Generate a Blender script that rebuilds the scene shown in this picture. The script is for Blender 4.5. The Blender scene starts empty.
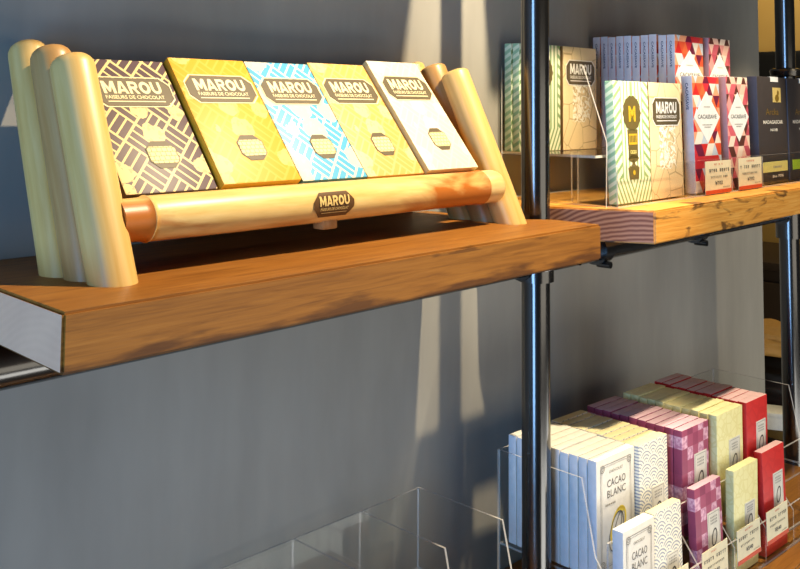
import bpy, bmesh, math, random
from mathutils import Vector, Matrix
from math import sin, cos, radians, pi
random.seed(7)
C = bpy.context.scene.collection
SC = bpy.context.scene
SC.view_settings.view_transform = 'Standard'
SC.view_settings.look = 'None'
SC.view_settings.exposure = 0.0
SC.cycles.transparent_max_bounces = 24
SC.cycles.max_bounces = 8
SC.cycles.caustics_reflective = False
SC.cycles.caustics_refractive = False

# ------------------------------------------------------------------ colours and node expressions
def lin(c):
    return tuple((v / 12.92 if v <= .04045 else ((v + .055) / 1.055) ** 2.4) for v in c)
def rgb(r, g, b):
    return lin((r / 255, g / 255, b / 255)) + (1.0,)

class E:
    """a scalar node socket with arithmetic"""
    def __init__(s, nt, sock): s.nt = nt; s.k = sock
    def op(s, o, b=None, c=None):
        n = s.nt.nodes.new('ShaderNodeMath'); n.operation = o
        for i, v in enumerate((s, b, c)):
            if v is None: continue
            if isinstance(v, E): s.nt.links.new(v.k, n.inputs[i])
            else: n.inputs[i].default_value = v
        return E(s.nt, n.outputs[0])
    def __add__(s, b): return s.op('ADD', b)
    def __sub__(s, b): return s.op('SUBTRACT', b)
    def __mul__(s, b): return s.op('MULTIPLY', b)
    def __truediv__(s, b): return s.op('DIVIDE', b)
    def lt(s, b): return s.op('LESS_THAN', b)
    def gt(s, b): return s.op('GREATER_THAN', b)
    def floor(s): return s.op('FLOOR')
    def frac(s): return s.op('FRACT')
    def abs(s): return s.op('ABSOLUTE')
    def mod(s, b): return s.op('FLOORED_MODULO', b)
    def max(s, b): return s.op('MAXIMUM', b)
    def min(s, b): return s.op('MINIMUM', b)
    def sqrt(s): return s.op('SQRT')
    def inv(s): return E(s.nt, s.k) * -1 + 1

class Mat:
    def __init__(s, name, rough=.5, spec=.5, coat=0, bump=0):
        s.m = bpy.data.materials.new(name); s.m.use_nodes = True
        s.nt = s.m.node_tree; s.b = s.nt.nodes['Principled BSDF']
        s.b.inputs['Roughness'].default_value = rough
        s.b.inputs['Specular IOR Level'].default_value = spec
        s.b.inputs['Coat Weight'].default_value = coat
        s._co = None
    def co(s):
        if not s._co: s._co = s.nt.nodes.new('ShaderNodeTexCoord')
        return s._co.outputs['Object']
    def xyz(s, sc=(1, 1, 1)):
        n = s.nt.nodes.new('ShaderNodeSeparateXYZ'); s.nt.links.new(s.co(), n.inputs[0])
        return [E(s.nt, n.outputs[i]) * sc[i] for i in range(3)]
    def vec(s, *e):
        n = s.nt.nodes.new('ShaderNodeCombineXYZ')
        for i, v in enumerate(e):
            if isinstance(v, E): s.nt.links.new(v.k, n.inputs[i])
            else: n.inputs[i].default_value = v
        return n.outputs[0]
    def noise(s, scale, sc=(1, 1, 1), detail=3, dist=0, rough=.5, off=(0, 0, 0), rot=0):
        mp = s.nt.nodes.new('ShaderNodeMapping'); mp.inputs['Scale'].default_value = sc
        mp.inputs['Location'].default_value = off
        src = s.co()
        if rot:
            m0 = s.nt.nodes.new('ShaderNodeMapping'); m0.inputs['Rotation'].default_value = (rot, 0, 0); s.nt.links.new(src, m0.inputs[0]); src = m0.outputs[0]
        s.nt.links.new(src, mp.inputs[0])
        n = s.nt.nodes.new('ShaderNodeTexNoise'); n.inputs['Scale'].default_value = scale
        n.inputs['Detail'].default_value = detail; n.inputs['Distortion'].default_value = dist
        n.inputs['Roughness'].default_value = rough
        s.nt.links.new(mp.outputs[0], n.inputs['Vector'])
        return E(s.nt, n.outputs['Fac'])
    def voro(s, scale, sc=(1, 1, 1), feature='F1', rnd=1.0, off=(0, 0, 0)):
        mp = s.nt.nodes.new('ShaderNodeMapping'); mp.inputs['Scale'].default_value = sc
        mp.inputs['Location'].default_value = off
        s.nt.links.new(s.co(), mp.inputs[0])
        n = s.nt.nodes.new('ShaderNodeTexVoronoi'); n.feature = feature
        n.inputs['Scale'].default_value = scale; n.inputs['Randomness'].default_value = rnd
        s.nt.links.new(mp.outputs[0], n.inputs['Vector'])
        return E(s.nt, n.outputs['Distance'])
    def white(s, *e):
        n = s.nt.nodes.new('ShaderNodeTexWhiteNoise'); n.noise_dimensions = '3D'
        s.nt.links.new(s.vec(*e), n.inputs['Vector'])
        return E(s.nt, n.outputs['Value'])
    def ramp(s, e, stops, interp='LINEAR'):
        n = s.nt.nodes.new('ShaderNodeValToRGB'); cr = n.color_ramp; cr.interpolation = interp
        while len(cr.elements) < len(stops): cr.elements.new(.5)
        for el, (p, c) in zip(cr.elements, stops): el.position = p; el.color = c
        s.nt.links.new(e.k, n.inputs[0]); return n.outputs[0]
    def mix(s, fac, a, b, blend='MIX'):
        n = s.nt.nodes.new('ShaderNodeMix'); n.data_type = 'RGBA'; n.blend_type = blend
        for idx, v in ((0, fac), (6, a), (7, b)):
            if isinstance(v, E): s.nt.links.new(v.k, n.inputs[idx])
            elif isinstance(v, (tuple, float, int)): n.inputs[idx].default_value = v
            else: s.nt.links.new(v, n.inputs[idx])
        return n.outputs[2]
    def set(s, c):
        if isinstance(c, tuple): s.b.inputs['Base Color'].default_value = c
        else: s.nt.links.new(c, s.b.inputs['Base Color'])
        return s.m
    def bump(s, e, strength=.2, dist=.002):
        n = s.nt.nodes.new('ShaderNodeBump'); n.inputs['Strength'].default_value = strength
        n.inputs['Distance'].default_value = dist
        s.nt.links.new(e.k, n.inputs['Height']); s.nt.links.new(n.outputs[0], s.b.inputs['Normal'])
    def roughness(s, e): s.nt.links.new(e.k, s.b.inputs['Roughness'])

def plain(name, c, rough=.5, spec=.4, coat=0):
    m = Mat(name, rough, spec, coat)
    n = m.noise(60, detail=2)
    dark = tuple(v * .9 for v in c[:3]) + (1,)
    return m.set(m.ramp(n, [(.3, dark), (.7, c)]))

# ------------------------------------------------------------------ mesh helpers
def obj(name, bm, mats, parent=None, loc=(0, 0, 0), rot=(0, 0, 0), smooth=False, bevel=0):
    me = bpy.data.meshes.new(name)
    bmesh.ops.recalc_face_normals(bm, faces=bm.faces)
    bm.to_mesh(me); bm.free()
    for m in (mats if isinstance(mats, (list, tuple)) else [mats]): me.materials.append(m)
    if smooth:
        for p in me.polygons: p.use_smooth = True
    me.set_sharp_from_angle(angle=radians(40))
    o = bpy.data.objects.new(name, me); C.objects.link(o)
    o.location = loc; o.rotation_euler = rot
    if parent is not None: o.parent = parent
    return o
def thing(name, label, cat, loc=(0, 0, 0), rot=(0, 0, 0), group=None):
    o = bpy.data.objects.new(name, None); C.objects.link(o)
    o.location = loc; o.rotation_euler = rot; o.empty_display_size = .05
    return tag(o, label, cat, group)
def tag(o, label, cat, group=None):
    o['label'] = label; o['category'] = cat
    if group: o['group'] = group
    return o
def struct(o): o['kind'] = 'structure'; return o
def box(bm, x0, x1, y0, y1, z0, z1, mi=0, bev=0, seg=2):
    vs = [bm.verts.new((x, y, z)) for x in (x0, x1) for y in (y0, y1) for z in (z0, z1)]
    fs = [bm.faces.new([vs[i] for i in q]) for q in ((0, 1, 3, 2), (4, 6, 7, 5), (0, 4, 5, 1), (2, 3, 7, 6), (0, 2, 6, 4), (1, 5, 7, 3))]
    for f in fs: f.material_index = mi
    if bev:
        es = list({e for f in fs for e in f.edges})
        bmesh.ops.bevel(bm, geom=es, offset=bev, segments=seg, affect='EDGES', profile=.6)
    return fs       # order: -x, +x, -y, +y, -z, +z
def B(*a, **k):
    bm = bmesh.new(); box(bm, *a, **k); return bm
def poly_prism(bm, pts, axis, a, b, mi=0, side=None, hole=None):
    """pts in the plane normal to axis ('x': (y,z), 'y': (x,z), 'z': (x,y)), extruded from a to b"""
    f3 = {'x': lambda p, t: (t, p[0], p[1]), 'y': lambda p, t: (p[0], t, p[1]), 'z': lambda p, t: (p[0], p[1], t)}[axis]
    A = [bm.verts.new(f3(p, a)) for p in pts]; Bv = [bm.verts.new(f3(p, b)) for p in pts]
    n = len(pts)
    f1 = bm.faces.new(A); f2 = bm.faces.new(Bv[::-1]); f1.material_index = f2.material_index = mi
    for i in range(n):
        f = bm.faces.new((A[i], A[(i + 1) % n], Bv[(i + 1) % n], Bv[i]))
        f.material_index = mi if side is None else side
    return bm
def tube(bm, p0, p1, r, n=24, mi=0, caps=True, r1=None):
    p0 = Vector(p0); p1 = Vector(p1); d = (p1 - p0).normalized()
    u = d.orthogonal().normalized(); v = d.cross(u)
    r1 = r if r1 is None else r1
    a = [bm.verts.new(p0 + (u * cos(t) + v * sin(t)) * r) for t in [2 * pi * i / n for i in range(n)]]
    b = [bm.verts.new(p1 + (u * cos(t) + v * sin(t)) * r1) for t in [2 * pi * i / n for i in range(n)]]
    for i in range(n):
        f = bm.faces.new((a[i], a[(i + 1) % n], b[(i + 1) % n], b[i])); f.smooth = True; f.material_index = mi
    if caps:
        for f in (bm.faces.new(a[::-1]), bm.faces.new(b)): f.material_index = mi
    return bm
def lathe(bm, rings, n=32, mi=0, tilt=None):
    """rings: (centre, normal, radius)"""
    prev = None; first = None
    for c, nrm, r, stretch in rings:
        nrm = Vector(nrm).normalized(); u = Vector((1, 0, 0)); u = (u - nrm * u.dot(nrm)).normalized(); v = nrm.cross(u)
        cur = [bm.verts.new(Vector(c) + u * cos(2 * pi * i / n) * r + v * sin(2 * pi * i / n) * r * stretch) for i in range(n)]
        if prev:
            for i in range(n):
                f = bm.faces.new((prev[i], prev[(i + 1) % n], cur[(i + 1) % n], cur[i])); f.smooth = True; f.material_index = mi
        else: first = cur
        prev = cur
    bm.faces.new(first[::-1]); bm.faces.new(prev)
    return bm
def ring_oval(bm, cx, cz, rx, rz, w, y, tilt=0, n=32, mi=0):
    """flat oval outline in the xz plane"""
    def P(k, dr):
        t = 2 * pi * k / n; x = (rx + dr) * cos(t); z = (rz + dr) * sin(t)
        return (cx + x * cos(tilt) - z * sin(tilt), y, cz + x * sin(tilt) + z * cos(tilt))
    a = [bm.verts.new(P(k, -w / 2)) for k in range(n)]; b = [bm.verts.new(P(k, w / 2)) for k in range(n)]
    for i in range(n):
        bm.faces.new((a[i], a[(i + 1) % n], b[(i + 1) % n], b[i])).material_index = mi
def oval(bm, cx, cz, rx, rz, y, tilt=0, n=24, mi=0):
    vs = []
    for k in range(n):
        t = 2 * pi * k / n; x = rx * cos(t); z = rz * sin(t)
        vs.append(bm.verts.new((cx + x * cos(tilt) - z * sin(tilt), y, cz + x * sin(tilt) + z * cos(tilt))))
    bm.faces.new(vs).material_index = mi
def quad(bm, x0, x1, z0, z1, y, mi=0):
    f = bm.faces.new([bm.verts.new(p) for p in ((x0, y, z0), (x1, y, z0), (x1, y, z1), (x0, y, z1))]); f.material_index = mi
    return f
def frame(bm, x0, x1, z0, z1, w, y, mi=0):
    quad(bm, x0, x1, z0, z0 + w, y, mi); quad(bm, x0, x1, z1 - w, z1, y, mi)
    quad(bm, x0, x0 + w, z0 + w, z1 - w, y, mi); quad(bm, x1 - w, x1, z0 + w, z1 - w, y, mi)
_TX = {}
def text(bm, s, x0, x1, z0, z1, y, mi=0, bold=0.0, vertical=False, spacing=1.0):
    """flat lettering fitted into a rectangle of the xz plane"""
    key = (s, bold, spacing)
    if key not in _TX:
        cu = bpy.data.curves.new('txt', 'FONT'); cu.body = s; cu.size = 1; cu.offset = bold; cu.resolution_u = 2
        cu.space_character = spacing
        o = bpy.data.objects.new('txt', cu); C.objects.link(o)
        dg = bpy.context.evaluated_depsgraph_get()
        me = bpy.data.meshes.new_from_object(o.evaluated_get(dg))
        vs = [tuple(v.co) for v in me.vertices]; fs = [tuple(p.vertices) for p in me.polygons]
        bpy.data.objects.remove(o); bpy.data.curves.remove(cu); bpy.data.meshes.remove(me)
        _TX[key] = (vs, fs)
    vs, fs = _TX[key]
    xa = min(v[0] for v in vs); xb = max(v[0] for v in vs); ya = min(v[1] for v in vs); yb = max(v[1] for v in vs)
    nv = []
    for v in vs:
        a = (v[0] - xa) / (xb - xa); b = (v[1] - ya) / (yb - ya)
        if vertical: nv.append(bm.verts.new((x0 + (1 - b) * (x1 - x0), y, z0 + (1-a) * (z1 - z0)))) if vertical == 'down' else nv.append(bm.verts.new((x0 + (1 - b) * (x1 - x0), y, z0 + a * (z1 - z0))))
        else: nv.append(bm.verts.new((x0 + a * (x1 - x0), y, z0 + b * (z1 - z0))))
    for f in fs:
        try: bm.faces.new([nv[i] for i in f]).material_index = mi
        except ValueError: pass
def block_text(bm, word, x0, x1, z0, z1, y, mi=0):
    ell = lambda rx, rz, a0, a1, n: [(.5 + rx * cos(a0 + (a1 - a0) * i / n), .5 + rz * sin(a0 + (a1 - a0) * i / n)) for i in range(n + 1)]
    def arc(a0, a1, cz, rz, ri, n=20):
        o = [(.5 + .5 * cos(a0 + (a1 - a0) * i / n), cz + rz * sin(a0 + (a1 - a0) * i / n)) for i in range(n + 1)]
        q = [(.5 + .23 * cos(a0 + (a1 - a0) * i / n), cz + ri * sin(a0 + (a1 - a0) * i / n)) for i in range(n + 1)]
        return [[o[i], o[i + 1], q[i + 1], q[i]] for i in range(n)]
    G = {'M': (1.12, [[(0, 0), (.24, 0), (.24, .56), (.43, .14), (.57, .14), (.76, .56), (.76, 0), (1, 0), (1, 1), (.74, 1), (.5, .47), (.26, 1), (0, 1)]]),
         'A': (1.02, [[(0, 0), (.27, 0), (.5, .76), (.5, 1), (.35, 1)], [(1, 0), (.73, 0), (.5, .76), (.5, 1), (.65, 1)], [(.28, .17), (.72, .17), (.66, .35), (.34, .35)]]),
         'R': (.90, [[(0, 0), (.27, 0), (.27, 1), (0, 1)], [(.27, .79), (.62, .79), (.70, 1), (.27, 1)], [(.62, .79), (.70, 1), (.90, .92), (.97, .72), (.92, .52), (.74, .40), (.60, .58), (.69, .64), (.69, .74)], [(.27, .38), (.74, .40), (.60, .58), (.27, .58)], [(.40, .40), (.70, .40), (1, 0), (.70, 0)]]),
         'O': (1.0, arc(0, 2 * pi, .5, .5, .26, 28)),
         'U': (.92, [[(0, .42), (.27, .42), (.27, 1), (0, 1)], [(.73, .42), (1, .42), (1, 1), (.73, 1)]] + arc(pi, 2 * pi, .42, .42, .20, 14))}
    gap = .09; tot = sum(G[c][0] for c in word) + gap * (len(word) - 1); k = (x1 - x0) / tot; x = x0
    for c in word:
        w, polys = G[c]
        for P in polys:
            vs = [bm.verts.new((x + p[0] * w * k, y, z0 + p[1] * (z1 - z0))) for p in P]
            bm.faces.new(vs).material_index = mi
        x += (w + gap) * k
def children(o): return [c for c in bpy.data.objects if c.parent == o]
def copy_tree(o, parent=None):
    kids = children(o)
    c = o.copy(); C.objects.link(c)
    if parent is not None: c.parent = parent
    for k in kids: copy_tree(k, c)
    return c

# ------------------------------------------------------------------ materials
def wood_mat(name, c0, c1, c2, knots=.0, end=False, gscale=1.0):
    m = Mat(name, .48, .35)
    g = m.noise(9 * gscale, sc=(.8, 10, 18), detail=6, dist=.8, rough=.62)
    big = m.noise(2.3, sc=(1, 2, 2.5), detail=3, dist=.4)
    col = m.ramp(g, [(.28, c0), (.5, c1), (.74, c2)])
    col = m.mix(m.ramp(big, [(.35, (0, 0, 0, 1)), (.7, (1, 1, 1, 1))]), m.mix(1.0, col, (.86, .80, .72, 1), 'MULTIPLY'), col)
    if knots:
        k = m.noise(5.0, sc=(1, 1, 3.2), detail=5, dist=2.2, off=(3, 1, 2))
        f = (k - .56) * 9.0
        f = f.max(0.0).min(knots)
        col = m.mix(f, col, (.055, .02, .005, 1))
    fine = m.noise(40, sc=(.6, 9, 12), detail=3)
    m.bump(fine, .25, .001)
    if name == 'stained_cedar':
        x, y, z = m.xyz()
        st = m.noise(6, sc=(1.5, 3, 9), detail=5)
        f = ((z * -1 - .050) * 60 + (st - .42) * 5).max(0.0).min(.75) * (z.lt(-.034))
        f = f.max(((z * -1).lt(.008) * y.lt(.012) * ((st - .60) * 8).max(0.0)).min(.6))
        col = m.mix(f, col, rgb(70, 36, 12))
    return m.set(col)
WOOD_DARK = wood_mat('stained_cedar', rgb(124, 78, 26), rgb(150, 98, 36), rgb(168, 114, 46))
WOOD_GOLD = wood_mat('golden_pine', rgb(176, 116, 42), rgb(206, 146, 62), rgb(222, 170, 88), knots=.85)
def end_grain(name, base, ringc, amt=1.0):
    m = Mat(name, .7, .2)
    x, y, z = m.xyz()
    r = ((y - .02) * (y - .02) + (z + .25) * (z + .25)).sqrt() + m.noise(14, detail=3) * .012
    s = (r * 120).frac()
    s2 = (s - .5).abs() * 2
    n = m.noise(18, detail=4)
    c = m.mix(s2 * amt, ringc, base)
    c = m.mix(n, c, m.mix(1.0, c, (.8, .76, .78, 1), 'MULTIPLY'))
    return m.set(c)
END_L = end_grain('pale_end_grain', rgb(254, 206, 168), rgb(240, 190, 154), .25)
END_R = end_grain('ringed_end_grain', rgb(186, 140, 118), rgb(112, 70, 62))

def bamboo_mat(name, c0, c1, c2, burn=0, axis='z', spots=True):
    m = Mat(name, .38, .45)
    sc = {'z': (9, 9, .5), 'x': (1.2, 10, 10)}[axis]
    g = m.noise(9, sc=sc, detail=4, rough=.6, rot=radians(24) if axis == 'z' else 0)
    col = m.ramp(g, [(.3, c0), (.5, c1), (.72, c2)])
    if burn:
        x, y, z = m.xyz()
        b = m.noise(2.6, sc=(1.6, 7, 7), detail=6, dist=.7, off=(1.7, .4, .9)) + ((x - .42).max(0.0)) * 1.0 + x.lt(.054) * .22 - (z - .060) * 2.2
        f = ((b - .53) * 7).max(0.0).min(1.0)
        col = m.mix(f * burn, col, rgb(176, 96, 26))
    if spots:
        v = m.voro(9, sc=(1, 1, 1))
        n2 = m.noise(30, detail=2)
        f = ((v * -1 + .085) * 30 + (n2 - .5)).max(0.0).min(.55)
        col = m.mix(f, col, rgb(120, 76, 30))
    m.bump(g, .12, .001)
    return m.set(col)
BAM = bamboo_mat('pale_bamboo', rgb(202, 160, 88), rgb(212, 174, 104), rgb(220, 186, 122))
BAM_GREY = bamboo_mat('greyish_bamboo', rgb(166, 122, 66), rgb(176, 134, 80), rgb(186, 148, 94))
BAM_BURN = bamboo_mat('scorched_bamboo', rgb(214, 176, 100), rgb(226, 192, 118), rgb(236, 208, 138), burn=.95, axis='x', spots=False)
BAM_END = bamboo_mat('clean_bamboo', rgb(212, 176, 110), rgb(226, 194, 130), rgb(234, 208, 150), axis='x', spots=False)
BAM_CUT = plain('cut_bamboo', rgb(214, 178, 112), .7)
PLATE = plain('burnt_brown_plate', rgb(96, 66, 32), .5)
PLATE_TXT = plain('pale_gold_lettering', rgb(226, 194, 120), .5)

def metal_mat():
    m = Mat('black_pipe', .36, .5, 0)
    m.b.inputs['IOR'].default_value = 2.1
    n = m.noise(25, sc=(3, 3, .6), detail=3)
    m.roughness(n * .05 + .17)
    return m.set(m.ramp(n, [(.3, rgb(8, 8, 9)), (.7, rgb(14, 13, 12))]))
PIPE = metal_mat()

def acrylic():
    m = bpy.data.materials.new('clear_acrylic'); m.use_nodes = True; nt = m.node_tree
    nt.nodes.remove(nt.nodes['Principled BSDF'])
    out = nt.nodes['Material Output']
    tr = nt.nodes.new('ShaderNodeBsdfTransparent'); tr.inputs[0].default_value = (.985, .99, .985, 1)
    gl = nt.nodes.new('ShaderNodeBsdfGlossy'); gl.inputs['Roughness'].default_value = .03; gl.inputs[0].default_value = (1, 1, 1, 1)
    fr = nt.nodes.new('ShaderNodeFresnel'); fr.inputs[0].default_value = 1.3
    mx = nt.nodes.new('ShaderNodeMixShader')
    mp = nt.nodes.new('ShaderNodeMath'); mp.operation = 'MULTIPLY'; mp.inputs[1].default_value = .8
    ge = nt.nodes.new('ShaderNodeNewGeometry'); iv = nt.nodes.new('ShaderNodeMath'); iv.operation = 'SUBTRACT'; iv.inputs[0].default_value = 1
    nt.links.new(ge.outputs['Backfacing'], iv.inputs[1]); m2 = nt.nodes.new('ShaderNodeMath'); m2.operation = 'MULTIPLY'
    nt.links.new(fr.outputs[0], m2.inputs[0]); nt.links.new(iv.outputs[0], m2.inputs[1])
    nt.links.new(m2.outputs[0], mp.inputs[0]); nt.links.new(mp.outputs[0], mx.inputs[0])
    nt.links.new(tr.outputs[0], mx.inputs[1]); nt.links.new(gl.outputs[0], mx.inputs[2]); nt.links.new(mx.outputs[0], out.inputs[0])
    return m
ACR = acrylic()
def acrylic_edge():
    m = bpy.data.materials.new('acrylic_edge'); m.use_nodes = True; nt = m.node_tree
    b = nt.nodes['Principled BSDF']; out = nt.nodes['Material Output']
    b.inputs['Base Color'].default_value = (.62, .60, .57, 1); b.inputs['Roughness'].default_value = .25
    tr = nt.nodes.new('ShaderNodeBsdfTransparent'); mx = nt.nodes.new('ShaderNodeMixShader')
    n = nt.nodes.new('ShaderNodeTexNoise'); n.inputs['Scale'].default_value = 60
    r = nt.nodes.new('ShaderNodeMapRange'); r.inputs[3].default_value = .35; r.inputs[4].default_value = .75
    nt.links.new(n.outputs['Fac'], r.inputs[0]); nt.links.new(r.outputs[0], mx.inputs[0])
    nt.links.new(tr.outputs[0], mx.inputs[1]); nt.links.new(b.outputs[0], mx.inputs[2]); nt.links.new(mx.outputs[0], out.inputs[0])
    return m
ACR_E = acrylic_edge()

def plaster():
    m = Mat('grey_plaster', .62, .25)
    n = m.noise(1.4, sc=(2.2, 1, .7), detail=5, rough=.6)
    s = m.noise(5, sc=(5, 1, .35), detail=4)
    col = m.ramp(n, [(.3, rgb(136, 134, 126)), (.7, rgb(160, 158, 149))])
    col = m.mix(s, m.mix(1.0, col, (.86, .87, .9, 1), 'MULTIPLY'), col)
    m.bump(m.noise(30, detail=5), .08, .002)
    return m.set(col)
WALL = plaster()

# --- paper wrappers (object coordinates: x across, z up, front face towards -y)
def maze(name, base, line, blob, k=62.0, lw=.24, blobs=.5, line_amt=1.0):
    m = Mat(name, .45, .3)
    x, y, z = m.xyz()
    u = (x + z * .92) * k * .33; v = (x - z * .92) * k * .33
    chk = ((u.floor() + v.floor()).mod(2.0)).gt(.5)
    su = (u * 3).frac().lt(lw); sv = (v * 3).frac().lt(lw)
    l = chk * su + chk.inv() * sv
    edge = (u.frac().lt(.10)).max(v.frac().lt(.10))
    l = l.max(edge)
    col = m.mix(l * line_amt, base, line)
    if blobs:
        w = m.noise(55, detail=3)
        d = m.voro(17, sc=(1, .01, 1), off=(.3, 0, .7)) + (w - .5) * .25
        petal = m.noise(95, detail=2)
        f = d.lt(blobs * .5)
        col = m.mix(f, col, m.mix(petal.lt(.43), blob, m.mix(.35, blob, base)))
    return m.set(col)
CREAM = rgb(244, 226, 168)
MZ_BROWN = maze('plum_maze_paper', rgb(88, 70, 78), rgb(228, 206, 146), rgb(228, 206, 146), blobs=.62)
MZ_YELLOW = maze('yellow_maze_paper', rgb(232, 164, 50), rgb(236, 182, 84), rgb(238, 198, 120), blobs=.7, line_amt=.7)
MZ_BLUE = maze('sky_blue_maze_paper', rgb(84, 168, 208), rgb(220, 214, 196), rgb(222, 212, 190), blobs=.8)
MZ_GOLD = maze('gold_maze_paper', rgb(222, 168, 92), rgb(226, 188, 128), rgb(228, 196, 146), blobs=.7, line_amt=.8)
MZ_CREAM = maze('cream_maze_paper', rgb(228, 212, 182), rgb(232, 220, 196), rgb(234, 222, 200), blobs=.7, line_amt=.8)
SIDE_BROWN = plain('plum_paper', rgb(88, 70, 72)); SIDE_YELLOW = plain('ochre_paper', rgb(206, 158, 40))
SIDE_BLUE = plain('steel_blue_paper', rgb(66, 116, 140)); SIDE_GOLD = plain('old_gold_paper', rgb(186, 146, 60))
SIDE_CREAM = plain('ivory_paper', rgb(206, 188, 130))
BADGE = plain('dark_olive_print', rgb(92, 80, 56), .5)
BADGE_TXT = plain('cream_lettering', rgb(246, 232, 186), .5)
def tablet():
    m = Mat('tablet_print', .5, .3)
    x, y, z = m.xyz((130, 1, 150))
    r = (z.floor()).mod(2.0) * .5
    l = (x + r).frac().lt(.14).max(z.frac().lt(.16))
    return m.set(m.mix(l * .75, rgb(238, 220, 160), rgb(108, 88, 52)))
TABLET = tablet()

def green_paper():
    m = Mat('green_chevron_paper', .45, .3)
    x, y, z = m.xyz()
    xx = (x - .069).abs()
    d1 = xx * 1.0                                       # verticals beside the medallion
    d2 = z * .62 + xx * .48                             # slanting sides
    out = xx.gt(.043)
    low = z.lt(.048)
    d3 = xx - (z - .048) * .55
    top = z.gt(.222)
    d = d1 * out.inv() + d2 * out
    d = d * low.inv() + d3 * low
    s = (d * 76).frac().lt(.42)
    return m.set(m.mix(s, rgb(236, 238, 208), rgb(132, 164, 110)))
GREEN = green_paper()
def green_spine():
    m = Mat('green_spine_paper', .45, .3)
    x, y, z = m.xyz()
    s = ((z + y * .6) * 62).frac().lt(.5)
    return m.set(m.mix(s, rgb(214, 232, 206), rgb(150, 196, 160)))
GREEN_S = green_spine()
OLIVE = plain('olive_brown_print', rgb(96, 84, 44)); OLIVE_Y = plain('mustard_print', rgb(190, 160, 40))
def map_paper():
    m = Mat('tan_map_paper', .5, .3)
    x, y, z = m.xyz()
    v = m.voro(22, sc=(1, .02, .8), feature='DISTANCE_TO_EDGE')
    v2 = m.voro(70, sc=(1, .02, 1), feature='DISTANCE_TO_EDGE')
    n = m.noise(45, detail=4, dist=1.5)
    col = m.ramp(m.noise(9, detail=3), [(.3, rgb(222, 198, 150)), (.7, rgb(236, 216, 172))])
    col = m.mix(v.lt(.018) * .55, col, rgb(136, 110, 68))
    cx = (x - .075).abs(); inside = cx.lt(.036) * z.gt(.06) * z.lt(.16)
    col = m.mix((v2.lt(.09) * .4) * inside, col, rgb(150, 124, 80))
    w = ((n - .5).abs()).lt(.05) * inside
    return m.set(m.mix(w, col, rgb(248, 244, 226)))
MAPP = map_paper()
MAP_S = plain('brown_spine_paper', rgb(128, 94, 46))
def tri_paper(name, cols, w=.0225, h=.027):
    m = Mat(name, .4, .35)
    x, y, z = m.xyz((1 / w, 1, 1 / h))
    row = z.floor(); xs = x + row.mod(2.0) * .5
    f = xs.frac(); g = z.frac()
    up = ((f - .5).abs() * 2).lt(g.inv())
    side = (f.gt(.5)) + 1
    idx = up.inv() * side
    cell = xs.floor() + (idx.gt(1.5))
    t = m.white(cell + .5, row + .5, up * 7.3)
    n = len(cols)
    return m.set(m.ramp(t, [(i / n, c) for i, c in enumerate(cols)], 'CONSTANT'))
TRI_RED = tri_paper('red_triangle_paper', [rgb(206, 44, 40), rgb(240, 226, 206), rgb(226, 106, 60), rgb(112, 32, 60), rgb(236, 160, 120), rgb(206, 50, 60), rgb(196, 206, 214), rgb(222, 84, 50)], .034, .027)
TRI_PINK = tri_paper('pink_triangle_paper', [rgb(232, 150, 140), rgb(240, 214, 190), rgb(96, 54, 44), rgb(206, 96, 104), rgb(238, 190, 166), rgb(190, 80, 92)], .0285, .0245)
SPINE_BLUE = plain('pale_blue_spine', rgb(226, 226, 232), .45); SPINE_MAUVE = plain('mauve_spine', rgb(190, 142, 146), .45)
INK_BLUE = plain('navy_lettering', rgb(70, 86, 120)); INK = plain('grey_ink', rgb(96, 92, 86)); INK_SOFT = plain('soft_grey_ink', rgb(150, 144, 132))
WHITE_P = plain('white_card', rgb(244, 242, 234), .45)
BLACK_P = plain('charcoal_paper', rgb(62, 55, 52), .5); BLACK_S = plain('ink_blue_paper', rgb(58, 60, 76), .45)
GOLD = plain('gold_print', rgb(214, 186, 110), .35); GOLD_D = plain('dark_gold_print', rgb(128, 100, 34), .35)
LIME = plain('lime_band', rgb(166, 204, 48)); PALEY = plain('pale_yellow_band', rgb(216, 206, 122))
CARD = plain('cream_card', rgb(228, 216, 178), .5); RED_BAND = plain('vermilion_band', rgb(204, 74, 38), .5)
WB_FRONT = plain('white_wrapper', rgb(224, 220, 210), .45); WB_SIDE = plain('white_side_paper', rgb(222, 226, 232), .45); WB_TOP = plain('white_top_paper', rgb(240, 238, 228), .45)
def wave_paper():
    m = Mat('scallop_paper', .45, .3)
    R = .024
    x, y, z = m.xyz((1 / R, 1, 1 / R))
    x = x * .5                     # one scale per unit
    z = z * 1.0
    best = None
    # rows of overlapping scales: row k has its centres at height k/2; lower rows lie on top
    k0 = (z * 2).floor()
    res = None
    for dk in (-1, 0):             # row below first
        k = k0 + dk
        zc = k * .5
        off = k.mod(2.0) * .5
        xc = ((x + off) - .5).op('ROUND') + .5 - off
        dx = (x - xc) * 2; dz = z - zc
        d = (dx * dx + dz * dz).sqrt()
        ring = (d * 4.0).frac().lt(.42)
        if res is None: res = (d.lt(1.0), ring)
        else: res = (None, res[0] * res[1] + res[0].inv() * ring)
    return m.set(m.mix(res[1], rgb(232, 226, 208), rgb(150, 156, 168)))
WAVE = wave_paper(); WAVE_TOP = plain('butter_top_paper', rgb(230, 220, 172)); WAVE_BACK = plain('dull_butter_top_paper', rgb(190, 184, 120))
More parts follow.
